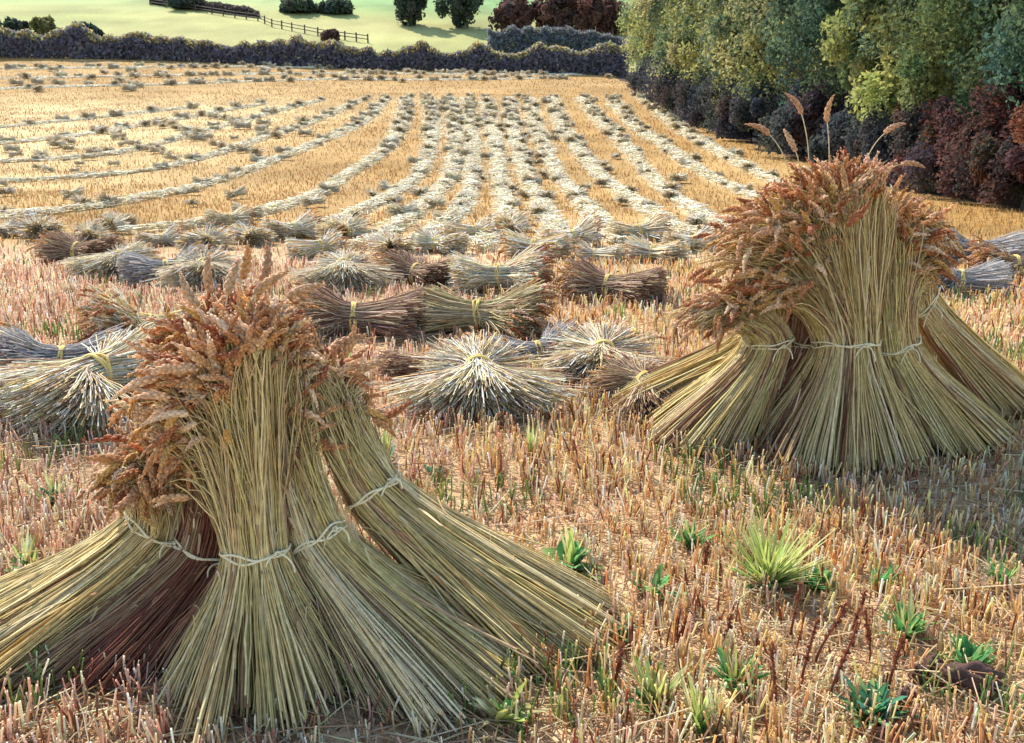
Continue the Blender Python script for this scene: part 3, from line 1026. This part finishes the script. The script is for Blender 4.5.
def tree(name, label, cat, group, x, y, h, rx, pal, nleaf, lsize, seed, low=0.15, trunk_r=0.16, nclump=46, shell=0.5, bark=(.10, .075, .055), clump_r=0.26):
    g = np.random.default_rng(seed)
    z0 = float(terr(x, y))
    root = empty(name, (x, y, z0))
    tag(root, label, cat, group)
    rz = h * (1 - low) / 2
    cen = (0, 0, h * low + rz)
    P, ci, cc, out = crown_points(cen, rx, rz, nleaf, nclump, g, shell, 0.15, clump_r)
    V, q = leaf_quads(P, lsize, g, outdir=out)
    ccol = pick(pal, nclump, 0.18, g)
    c = 0.65 * ccol[ci] + 0.35 * pick(pal, len(P), 0.2, g)
    link("crown" if cat == "tree" else "foliage", make_mesh("crown", V, [q], rep(c, 4), False), M_LEAF, root)
    # trunk and limbs
    paths, rads = [], []
    top = np.array([g.normal(0, .3), g.normal(0, .3), h * 0.8])
    p = bez([np.zeros((1, 3)), np.array([[g.normal(0, .15), g.normal(0, .15), h * .25]]), (top * [.7, .7, .7])[None], top[None]], 10)[0]
    p[0, 2] = -0.15
    paths.append(p)
    rads.append(np.linspace(trunk_r * 1.25, trunk_r * 0.25, 10))
    for j in range(min(16, nclump)):
        tgt = cc[j]
        k0 = int(g.integers(1, 6))
        s0 = p[k0]
        b = bez([s0[None], (s0 + (tgt - s0) * [.35, .35, .15])[None], (s0 + (tgt - s0) * [.7, .7, .6])[None], tgt[None]], 10)[0]
        paths.append(b)
        rads.append(np.linspace(trunk_r * 0.5, trunk_r * 0.08, 10))
    V, q = tubes(np.array(paths), np.array(rads), 7, rg=g)
    link("trunk" if cat == "tree" else "stem", make_mesh("trunk", V, [q], np.tile(bark, (len(V), 1))), M_BARK, root)
    return root


YG = [(.40, .41, .12), (.45, .43, .15), (.32, .36, .12), (.50, .46, .20), (.12, .19, .10), (.10, .16, .11)]
GR = [(.11, .18, .07), (.15, .21, .08), (.09, .15, .08), (.20, .24, .09), (.07, .13, .10), (.26, .27, .10)]
BG = [(.07, .14, .10), (.09, .17, .11), (.10, .16, .10), (.05, .10, .09), (.17, .21, .10), (.12, .18, .09)]
OL = [(.32, .31, .11), (.39, .35, .14), (.25, .26, .11), (.44, .39, .18), (.10, .15, .11), (.14, .18, .10)]
RU = [(.20, .07, .045), (.15, .055, .04), (.24, .09, .05), (.10, .05, .05), (.09, .09, .06)]
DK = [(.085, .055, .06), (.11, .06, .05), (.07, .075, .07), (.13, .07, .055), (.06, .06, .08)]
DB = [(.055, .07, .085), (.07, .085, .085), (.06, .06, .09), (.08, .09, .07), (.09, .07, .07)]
LIME = YG[:4] + OL + BG[:3]
WG = "trees along the edge of the wood"
edge = [
    # y, dx, h, rx, pal, label
    (16.5, 2.6, 8.5, 2.7, BG, "blue green tree at the right edge of the photo, nearest of the wood"),
    (20.5, 1.6, 8.0, 2.3, BG, "blue green tree second nearest along the wood edge, above red berried bushes"),
    (25.0, 1.8, 9.5, 2.8, GR, "deep green tree third nearest along the wood edge, behind the right stook"),
    (30.5, 1.4, 9.0, 2.6, YG, "bright yellow green tree fourth nearest along the wood edge"),
    (37.0, 1.9, 10.5, 3.1, BG, "blue green tree fifth nearest along the wood edge, dark between yellow neighbours"),
    (44.0, 1.6, 11.0, 3.2, LIME, "large yellow green tree sixth nearest along the wood edge"),
    (52.0, 1.8, 11.5, 3.4, LIME, "olive tree seventh nearest along the wood edge"),
    (61.0, 1.8, 12.5, 3.6, LIME, "yellowish tree eighth nearest along the wood edge"),
    (71.0, 1.8, 13.0, 3.8, LIME, "pale yellow tree third last along the wood edge"),
    (82.0, 1.9, 13.5, 4.0, LIME, "olive tree second last along the wood edge"),
    (94.0, 2.0, 14.0, 4.2, LIME, "pale yellow tree at the far corner of the wood"),
]
for i, (y, dx, h, rx, pal, lb) in enumerate(edge):
    x = float(WOOD_X(y)) + dx + 0.6
    tree("broadleaf_tree", lb, "tree", WG, x, y, h, rx * 1.18, pal, 30000 if y < 40 else 20000, 0.078 if y < 28 else (0.105 if y < 50 else 0.15), 700 + i,
         low=0.07, trunk_r=0.2, nclump=120, clump_r=0.2)
back = [(19, 8.0, 11, 3.6, GR), (25, 9.5, 12, 3.8, BG), (31, 7.2, 12, 3.6, OL), (38, 8.0, 13, 4.0, GR), (47, 8.5, 14, 4.2, BG), (57, 8.5, 15, 4.5, GR),
        (68, 9.0, 15, 4.6, OL), (80, 9.5, 16, 4.8, BG), (30, 15.5, 14, 4.6, DK), (42, 16.5, 15, 5.0, GR), (55, 17, 15, 5, BG), (72, 18, 16, 5.4, GR)]
for i, (y, dx, h, rx, pal) in enumerate(back):
    x = float(WOOD_X(y)) + dx
    tree("broadleaf_tree", "tall tree, %s nearest of those deep in the wood behind the edge trees" % ORD[i], "tree", "trees deep in the wood", x, y, h, rx, pal,
         7000, 0.24, 750 + i, low=0.08, trunk_r=0.22, nclump=56)
BGp = "bushes at the foot of the wood"
bush = [(17.2, .4, 1.9, 1.1, RU, "red berried bush"), (18.8, .7, 2.5, 1.3, RU, "tall crimson bush"), (20.6, .3, 1.5, 1.0, DK, "dark brown bush"),
        (22.4, .6, 2.4, 1.3, RU, "russet bush"), (24.4, .5, 2.0, 1.2, DK, "dark bramble bush"), (26.6, .6, 2.3, 1.3, DK, "dark purple bush"),
        (29.0, .5, 1.9, 1.3, RU, "dusky brown bush"), (32.0, .6, 2.3, 1.4, DK, "dark tangled bush"), (35.2, .6, 2.2, 1.5, DK, "dark brown bush"),
        (39.0, .7, 2.6, 1.7, DK, "dark plum bush"), (43.5, .7, 2.5, 1.7, DK, "dusky blue bush"), (48.5, .8, 2.7, 1.9, DK, "dark bush"),
        (54.5, .8, 2.8, 2.1, DK, "dusky blue bush"), (61.5, .9, 3.0, 2.3, DK, "dark bush"), (69.5, .9, 3.0, 2.5, DK, "dark wide bush"),
        (79.0, 1., 3.2, 2.7, DK, "dusky wide bush"), (89.5, 1., 3.2, 2.8, DK, "dark wide bush")]
for i, (y, dx, h, rx, pal, lb) in enumerate(bush):
    x = float(WOOD_X(y)) + dx + 0.3
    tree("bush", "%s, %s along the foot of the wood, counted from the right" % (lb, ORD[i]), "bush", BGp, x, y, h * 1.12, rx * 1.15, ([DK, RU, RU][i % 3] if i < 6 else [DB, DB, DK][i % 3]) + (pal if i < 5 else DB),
         11000, 0.058 if y < 30 else 0.10, 800 + i, low=0.0, trunk_r=0.05, nclump=30, shell=0.35)

# far hedge across the top of the field: one hedge
def hedge(label, x0, x1, ybase, h, pal_body, pal_top, seed, n):
    g = np.random.default_rng(seed)
    x = g.uniform(x0, x1, n)
    hh = h * (0.55 + 0.8 * vnoise(x, x * 0, 4.5, seed) + 0.35 * vnoise(x, x * 0, 1.3, seed + 1))
    t = g.random(n)
    wv = 1.3 * np.sqrt(np.clip(1 - (t - 0.35) ** 2 * 1.6, 0.05, 1))
    yy = ybase(x) + g.uniform(-1, 1, n) * wv
    zz = terr(x, yy) + 0.1 + hh * t
    V, q = leaf_quads(np.stack([x, yy, zz], 1), 0.30, g)
    c = pick(pal_body, n, 0.2, g)
    m = (t > 0.70 + 0.2 * vnoise(x, x * 0, 2.0, seed + 3)) & (g.random(n) < 0.6)
    c[m] = pick(pal_top, int(m.sum()), 0.2, g)
    root = empty("hedge", (float((x0 + x1) / 2), float(ybase(np.array((x0 + x1) / 2))), float(terr((x0 + x1) / 2, float(ybase(np.array((x0 + x1) / 2)))))))
    tag(root, label, "hedge")
    V = V - np.array(root.location)
    link("foliage", make_mesh("foliage", V, [q], rep(c, 4), False), M_LEAF, root)
    sx = np.arange(x0 + 0.5, x1, 1.6)
    P = []
    for xx in sx:
        yb = float(ybase(np.array(xx)))
        b = np.array([xx, yb, float(terr(xx, yb)) - 0.1]) - np.array(root.location)
        P.append(np.stack([b, b + [g.normal(0, .2), g.normal(0, .2), h * .45], b + [g.normal(0, .5), g.normal(0, .3), h * .85]]))
    Vt, qt = tubes(np.array(P), np.tile([.07, .05, .02], (len(P), 1)), 5, rg=g)
    link("stems", make_mesh("stems", Vt, [qt], np.tile((.09, .065, .05), (len(Vt), 1))), M_BARK, root)
    return root


hedge("long dark purple grey hedge with yellowish tops across the field's far edge", -92, 17, lambda x: 138.5 + 0 * x, 3.0,
      [(.18, .17, .21), (.20, .18, .20), (.15, .15, .19), (.20, .17, .17)], [(.46, .38, .16), (.38, .33, .14), (.52, .44, .20)], 900, 42000)

a_, b_ = gp(488, 54), gp(640, 58)
hedge("blue grey thicket band below the brown tree clump on the hillside", a_[0], b_[0], lambda x: a_[1] + (x - a_[0]) * (b_[1] - a_[1]) / (b_[0] - a_[0]), 2.6,
      [(.17, .18, .22), (.20, .20, .22), (.14, .17, .19), (.16, .20, .17)], [(.20, .20, .20), (.22, .20, .17)], 905, 9000)
a2, b2 = gp(148, 5), gp(255, 19)
hedge("thin dark hedge line slanting along the upper hillside fence", a2[0], b2[0], lambda x: a2[1] + 2.5 + (x - a2[0]) * (b2[1] - a2[1]) / (b2[0] - a2[0]), 1.3,
      [(.10, .08, .08), (.12, .10, .08), (.08, .08, .07)], [(.14, .12, .08), (.12, .10, .08)], 906, 6000)

# far trees and bushes on the green hillside
FT = "trees on the far hillside"
DT = [(.06, .09, .06), (.075, .075, .05), (.05, .08, .07), (.08, .10, .06)]
BR = [(.15, .07, .05), (.12, .07, .06), (.18, .09, .06), (.10, .07, .07)]


def far_tree(px, py, wpx, hpx, pal, label, seed, cat="tree"):
    p = G(px, py)
    d = p[1]
    rx = wpx * d / F / 2
    h = hpx * d / F
    tree("broadleaf_tree" if cat == "tree" else "bush", label, cat, FT if cat == "tree" else "bushes on the far hillside", p[0], p[1], h, rx, pal, 4500, 0.42, seed,
         low=0.06, trunk_r=0.3, nclump=44, shell=0.4)


far_tree(410, 26, 40, 44, DT, "tall dark round tree left of its twin on the green hillside", 911)
far_tree(459, 28, 46, 48, DT, "dark round tree on the green hillside right of its twin", 912)
far_tree(519, 34, 46, 34, BR, "plum brown tree first of the brown clump on the hillside", 913)
far_tree(556, 36, 38, 38, BR, "plum brown tree in the middle of the hillside's brown clump", 914)
far_tree(585, 36, 40, 40, BR, "reddish brown tree right of centre in the hillside's brown clump", 915)
far_tree(612, 36, 40, 34, BR, "reddish brown tree last of the hillside clump, beside the wood", 916)
far_tree(15, 46, 30, 22, DT, "small grey bush behind the hedge's left end", 921, "bush")
far_tree(47, 46, 22, 26, [(.28, .24, .09), (.20, .20, .08)], "yellowish bush sticking above the hedge near its left end", 922, "bush")
far_tree(85, 46, 26, 18, DT, "second small grey bush poking above the hedge on the left", 923, "bush")
far_tree(330, 41, 16, 8, BR, "little reddish bush beside the hillside fence", 924, "bush")
far_tree(298, 13, 40, 9, DT, "wide low dark bush on the upper green hillside", 925, "bush")
far_tree(335, 14, 34, 9, DT, "second low dark bush on the upper green hillside, right of the wide one", 926, "bush")
far_tree(190, 9, 36, 6, DT, "low dark scrub on the hillside at the fence's upper end", 927, "bush")

# hillside fence
fpx = [(150, 5), (180, 9), (212, 14), (235, 18), (258, 21), (272, 27), (292, 31), (318, 36), (345, 40), (368, 43)]
fr = empty("field_fence", G(*fpx[0]))
tag(fr, "dark post and rail fence slanting down the green hillside", "fence")
FO = np.array(fr.location)
wp = [G(*p) for p in fpx]
posts = []
for a, b in zip(wp[:-1], wp[1:]):
    nseg = max(2, int(np.linalg.norm(b - a) / 4))
    for t in np.linspace(0, 1, nseg, endpoint=False):
        q_ = a * (1 - t) + b * t
        posts.append(np.array([q_[0], q_[1], float(terr(q_[0], q_[1]))]))
posts.append(wp[-1])
for p in posts[:100]:
    b = p - FO
    pth = np.stack([b + [0, 0, -.2], b + [0, 0, 0.7], b + [random.gauss(0, .03), 0, 1.45]])[None]
    V, q = tubes(pth, np.full((1, 3), 0.13), 6)
    link("fence_post", make_mesh("fence_post", V, [q], np.tile((.08, .06, .05), (len(V), 1)), False), M_WOOD, fr)
for hgt in (0.6, 1.15):
    pp = np.array([[p - FO + [0, 0, hgt] for p in posts]])
    V, q = tubes(pp, np.full(pp.shape[:2], 0.08), 5)
    link("rail", make_mesh("rail", V, [q], np.tile((.10, .075, .06), (len(V), 1)), False), M_WOOD, fr)

# ------------------------------------------------------------------ weeds among the stubble
def blade_leaves(n, L, w, spread, pal, g, K=6, broad=False, droop=0.5):
    a = g.uniform(0, 2 * math.pi, n)
    sp = spread * g.uniform(0.3, 1.0, n)
    ln = L * g.uniform(0.6, 1.1, n)
    t = np.linspace(0, 1, K)[None, :]
    r = np.sin(sp)[:, None] * ln[:, None] * t
    z = np.cos(sp)[:, None] * ln[:, None] * (t - droop * 0.45 * t ** 2.4)
    x = np.cos(a)[:, None] * r + g.normal(0, 0.01, (n, 1))
    y = np.sin(a)[:, None] * r + g.normal(0, 0.01, (n, 1))
    mid = np.stack([x, y, np.maximum(z, 0.005 + 0 * z)], -1)
    prof = np.sin(np.pi * np.clip(t, 0.04, 0.99) ** (0.75 if broad else 0.5)) ** (0.8 if broad else 0.7)
    sd = np.stack([-np.sin(a), np.cos(a), 0 * a], 1)[:, None, :]
    hw = (w * g.uniform(0.7, 1.2, n))[:, None, None] * prof[..., None]
    wave = 0.12 * w * np.sin(t * 14 + g.uniform(0, 6, (n, 1)))
    l_ = mid - sd * hw
    r_ = mid + sd * hw
    l_[..., 2] += hw[..., 0] * 0.35 + wave
    r_[..., 2] += hw[..., 0] * 0.35 - wave
    V = np.stack([l_, mid, r_], 2).reshape(-1, 3)
    i = np.arange(n)[:, None, None] * K * 3
    k = np.arange(K - 1)[None, :, None] * 3
    s = np.arange(2)[None, None, :]
    q = np.stack([i + k + s, i + k + s + 1, i + k + 3 + s + 1, i + k + 3 + s], -1).reshape(-1, 4)
    return V, q, rep(pick(pal, n, 0.16, g), K * 3)


W_LIME = [(.42, .46, .12), (.52, .52, .20), (.32, .40, .10), (.58, .54, .28)]
W_GREEN = [(.12, .36, .10), (.18, .42, .12), (.10, .28, .10), (.30, .46, .15)]
W_TEAL = [(.08, .28, .15), (.12, .34, .15), (.07, .22, .13), (.24, .38, .14)]
W_DARK = [(.07, .11, .08), (.10, .10, .06), (.06, .09, .08)]


def weed(px, py, label, specs, seed, name="weed_plant"):
    g = np.random.default_rng(seed)
    p = G(px, py)
    root = empty(name, p)
    tag(root, label, "plant", "green weeds in the stubble")
    for (pname, n, L, w, spread, pal, broad, droop) in specs:
        if broad and name != "dock_plant":
            n, w = int(n * 1.8), w * 0.62
        V, q, c = blade_leaves(n, L, w, spread, pal, g, 7, broad, droop)
        link(pname, make_mesh(pname, V, [q], c), M_LEAF, root)
    return root


weed(768, 588, "large lime green grass tuft in front of the right stook", [("blades", 150, .35, .0068, 1.0, [(.50, .54, .16), (.58, .58, .26), (.40, .48, .12)], False, .35), ("leaves", 40, .17, .024, 1.3, W_GREEN, True, .6)], 41, "grass_tuft")
weed(815, 590, "small emerald weed right of the lime green tuft", [("leaves", 22, .12, .022, 1.2, W_GREEN, True, .5)], 42)
weed(570, 572, "broad leaved green weed at the foot of the left stook's right slope", [("leaves", 14, .22, .042, 1.25, W_GREEN, True, .7), ("shoots", 8, .24, .014, .5, W_LIME, False, .3)], 43, "dock_plant")
weed(650, 598, "flat green weed leaning right, next to the broad leaved one", [("leaves", 9, .16, .022, 1.35, W_GREEN, True, .6)], 44)
weed(505, 726, "yellow green weed in the shade of the left stook", [("leaves", 12, .17, .030, 1.0, W_LIME, True, .5), ("inner_leaves", 8, .12, .02, .6, W_GREEN, True, .4)], 45)
weed(545, 668, "teal and yellow weed under the tip of the left stook's right sheaf", [("leaves", 14, .13, .02, 1.1, W_LIME, True, .4), ("lower_leaves", 12, .11, .022, 1.3, W_TEAL, True, .6)], 46)
weed(618, 640, "teal leafed weed in the stubble right of the left stook", [("leaves", 16, .12, .022, 1.1, W_TEAL, True, .4)], 47)
weed(385, 462, "tiny teal weed just above the left stook's outer twine", [("leaves", 12, .12, .022, 1.0, W_TEAL, True, .4), ("blades", 20, .22, .007, .4, W_LIME, False, .2)], 48)
weed(435, 478, "tiny teal weed alone in the orange stubble between the stooks", [("leaves", 10, .10, .02, 1.0, W_TEAL, True, .4)], 49)
weed(532, 462, "thin lime weed standing in the stubble before the fanned sheaf", [("blades", 24, .26, .007, .35, W_LIME, False, .2)], 50)
weed(905, 640, "green weed in the right stook's shade, left of the dark clod", [("leaves", 24, .17, .02, 1.0, W_GREEN, True, .5), ("blades", 20, .2, .006, .6, W_LIME, False, .3)], 51)
weed(965, 672, "bushy emerald weed behind the dark clod at bottom right", [("leaves", 34, .15, .02, 1.0, W_GREEN, True, .4)], 52)
weed(735, 690, "low green weed at the bottom between the rust stalks", [("leaves", 20, .16, .022, 1.1, W_GREEN, True, .5), ("blades", 20, .2, .006, .6, W_LIME, False, .3)], 53)
weed(868, 722, "teal green weed at the bottom edge, right of the rust stalks", [("leaves", 26, .17, .026, 1.15, W_TEAL, True, .5), ("upper_leaves", 14, .16, .02, .8, W_GREEN, True, .5)], 54)
weed(655, 712, "pale green weed at the bottom edge below the left stook's tip", [("blades", 34, .22, .008, .6, W_LIME, False, .3), ("leaves", 10, .12, .02, 1.2, W_GREEN, True, .5)], 55)
weed(880, 590, "thin green weed inside the purple shade", [("leaves", 20, .13, .014, .7, W_GREEN, True, .3)], 56)
weed(1000, 590, "thin green weed inside the purple shade at the right edge", [("leaves", 16, .14, .014, .7, W_GREEN, True, .3)], 57)
weed(55, 505, "small weed by the left edge, farther of two", [("leaves", 16, .13, .022, 1.0, W_TEAL, True, .4), ("blades", 14, .2, .008, .5, W_LIME, False, .2)], 58)
weed(28, 575, "small yellow green weed by the left edge, nearer of two", [("leaves", 16, .12, .022, 1.0, W_GREEN, True, .4), ("blades", 18, .2, .008, .5, W_LIME, False, .2)], 59)


MORE = [(700, 735, "lime grass spray cut by the bottom edge, below the low green weed", 0),
        (690, 548, "small green weed up the stubble left of the lime tuft", 1)]
for i, (px, py, lb, kd) in enumerate(MORE):
    if kd == 0:
        weed(px, py, lb, [("blades", 34, .22, .007, .55, W_LIME, False, .25), ("low_blades", 12, .14, .009, 1.0, W_GREEN, False, .4)], 90 + i, "grass_tuft")
    elif kd == 1:
        weed(px, py, lb, [("leaves", 24, .14, .017, 1.0, W_GREEN, True, .45), ("blades", 10, .17, .006, .5, W_LIME, False, .3)], 90 + i)
    else:
        weed(px, py, lb, [("leaves", 26, .12, .018, 1.1, W_TEAL, True, .5), ("upper_leaves", 10, .1, .014, .6, W_DARK, True, .4)], 90 + i)


# rust-brown dead stalks (dock, sorrel)
def dead_stalk(px, py, h, lean, label, seed):
    g = np.random.default_rng(seed)
    p = G(px, py)
    root = empty("dock_stalk", p)
    tag(root, label, "dead stalk", "rust brown dock stalks in the stubble")
    b = np.array([[0, 0, -.01]])
    t = np.array([[lean * h, g.normal(0, .02), h]])
    pth = bez([b, b + [[0.0, 0, h * .4]], t - [[lean * h * .1, 0, h * .3]], t], 12)
    V, q = tubes(pth, np.linspace(.0055, .003, 12)[None], 6, rg=g)
    link("stem", make_mesh("stem", V, [q], np.tile((.22, .07, .04), (len(V), 1))), M_STRAW, root)
    n = 90
    i = g.integers(5, 12, n)
    P = pth[0][i] + g.normal(0, .0045, (n, 3))
    V, q = leaf_quads(P, 0.0065, g, aspect=0.8)
    link("seed_head", make_mesh("seed_head", V, [q], rep(pick([(.26, .08, .04), (.20, .06, .035), (.34, .13, .06)], n, .2, g), 4), False), M_LEAF, root)


DS = [(790, 640, .23, .05, "first rust dock stalk of the group below the lime tuft, counted from the left"), (800, 690, .26, .1, "second rust dock stalk, the tallest below the lime tuft"),
      (815, 665, .24, .3, "third rust dock stalk, bent to the right below the lime tuft"), (828, 705, .28, .25, "fourth rust dock stalk, curving near the bottom edge"),
      (850, 640, .20, .15, "fifth rust dock stalk, short and straight below the lime tuft"), (870, 665, .22, -.2, "sixth rust dock stalk, bent to the left towards the others"),
      (775, 705, .2, -.1, "low rust dock stalk beside the bottom edge, left of the tall ones"), (888, 690, .2, .1, "rust dock stalk last on the right, before the dark clod"),
      (722, 660, .15, .2, "stubby rust stalk left of the dock group"), (705, 575, .13, .05, "lone rust stalk up the stubble, left of the lime tuft"),
      (615, 690, .17, .1, "rust stalk right of the left stook's shade"), (675, 650, .12, .3, "small rust stalk leaning right in the middle of the stubble")]
for i, (px, py, h, ln, lb) in enumerate(DS):
    dead_stalk(px, py, h, ln, lb, 60 + i)


# clods of dark soil at the bottom right
def clod(px, py, sx, sy, sz, label, seed):
    g = np.random.default_rng(seed)
    import bmesh
    bm = bmesh.new()
    bmesh.ops.create_icosphere(bm, subdivisions=4, radius=1.0)
    for v in bm.verts:
        n_ = v.co.normalized()
        k = 1 + 0.16 * math.sin(n_.x * 5 + seed) * math.sin(n_.y * 6 + 1) + 0.10 * math.sin(n_.z * 11 + n_.x * 9 + seed) + 0.06 * math.sin(n_.y * 21 + n_.x * 17)
        v.co = Vector((n_.x * k * sx, n_.y * k * sy, n_.z * k * sz * 1.9))
    me = bpy.data.meshes.new("soil_clod")
    bm.to_mesh(me)
    bm.free()
    ca = me.color_attributes.new("Col", 'FLOAT_COLOR', 'POINT')
    ca.data.foreach_set("color", np.tile([.10, .055, .04, 1.0], len(me.vertices)).astype(np.float32))
    me.polygons.foreach_set("use_smooth", np.ones(len(me.polygons), bool))
    o = link("soil_clod", me, M_BARK)
    p = G(px, py)
    o.location = p + np.array([0, 0, sz * 1.2])
    tag(o, label, "clod", "dark clods of soil")


clod(965, 690, .105, .045, .03, "wide flat dark clod at bottom right below the emerald weed", 1)
clod(932, 678, .03, .03, .026, "round reddish clod left of the wide flat one, the upper of the pair", 2)
clod(916, 684, .024, .024, .022, "round reddish clod left of the wide flat one, the lower of the pair", 3)
clod(905, 712, .035, .03, .026, "round dark clod nearest the bottom edge", 4)

# ------------------------------------------------------------------ light
w = bpy.data.worlds.new("World")
scene.world = w
w.use_nodes = True
nt = w.node_tree
bgn = nt.nodes["Background"]
sky = nt.nodes.new("ShaderNodeTexSky")
sky.sky_type = 'NISHITA'
sky.sun_disc = False
AZ, EL = R(-32), R(42)          # azimuth measured from straight ahead (+Y), clockwise positive
sky.sun_elevation = EL
sky.sun_rotation = AZ
sky.air_density = 1.0
sky.dust_density = 0.4
nt.links.new(sky.outputs[0], bgn.inputs["Color"])
bgn.inputs["Strength"].default_value = 0.15
sd = bpy.data.lights.new("sun", 'SUN')
sd.energy = 3.4
sd.angle = R(0.6)
sd.color = (1.0, 0.93, 0.82)
so = bpy.data.objects.new("sun", sd)
tosun = Vector((math.sin(AZ) * math.cos(EL), math.cos(AZ) * math.cos(EL), math.sin(EL)))
so.rotation_euler = tosun.to_track_quat('Z', 'Y').to_euler()
so.location = (-20, 20, 30)
col.objects.link(so)

vs = scene.view_settings
vs.view_transform = 'Standard'
vs.look = 'None'
vs.gamma = 1
vs.exposure = 1.3
vs.use_curve_mapping = False
scene.cycles.max_bounces = 8
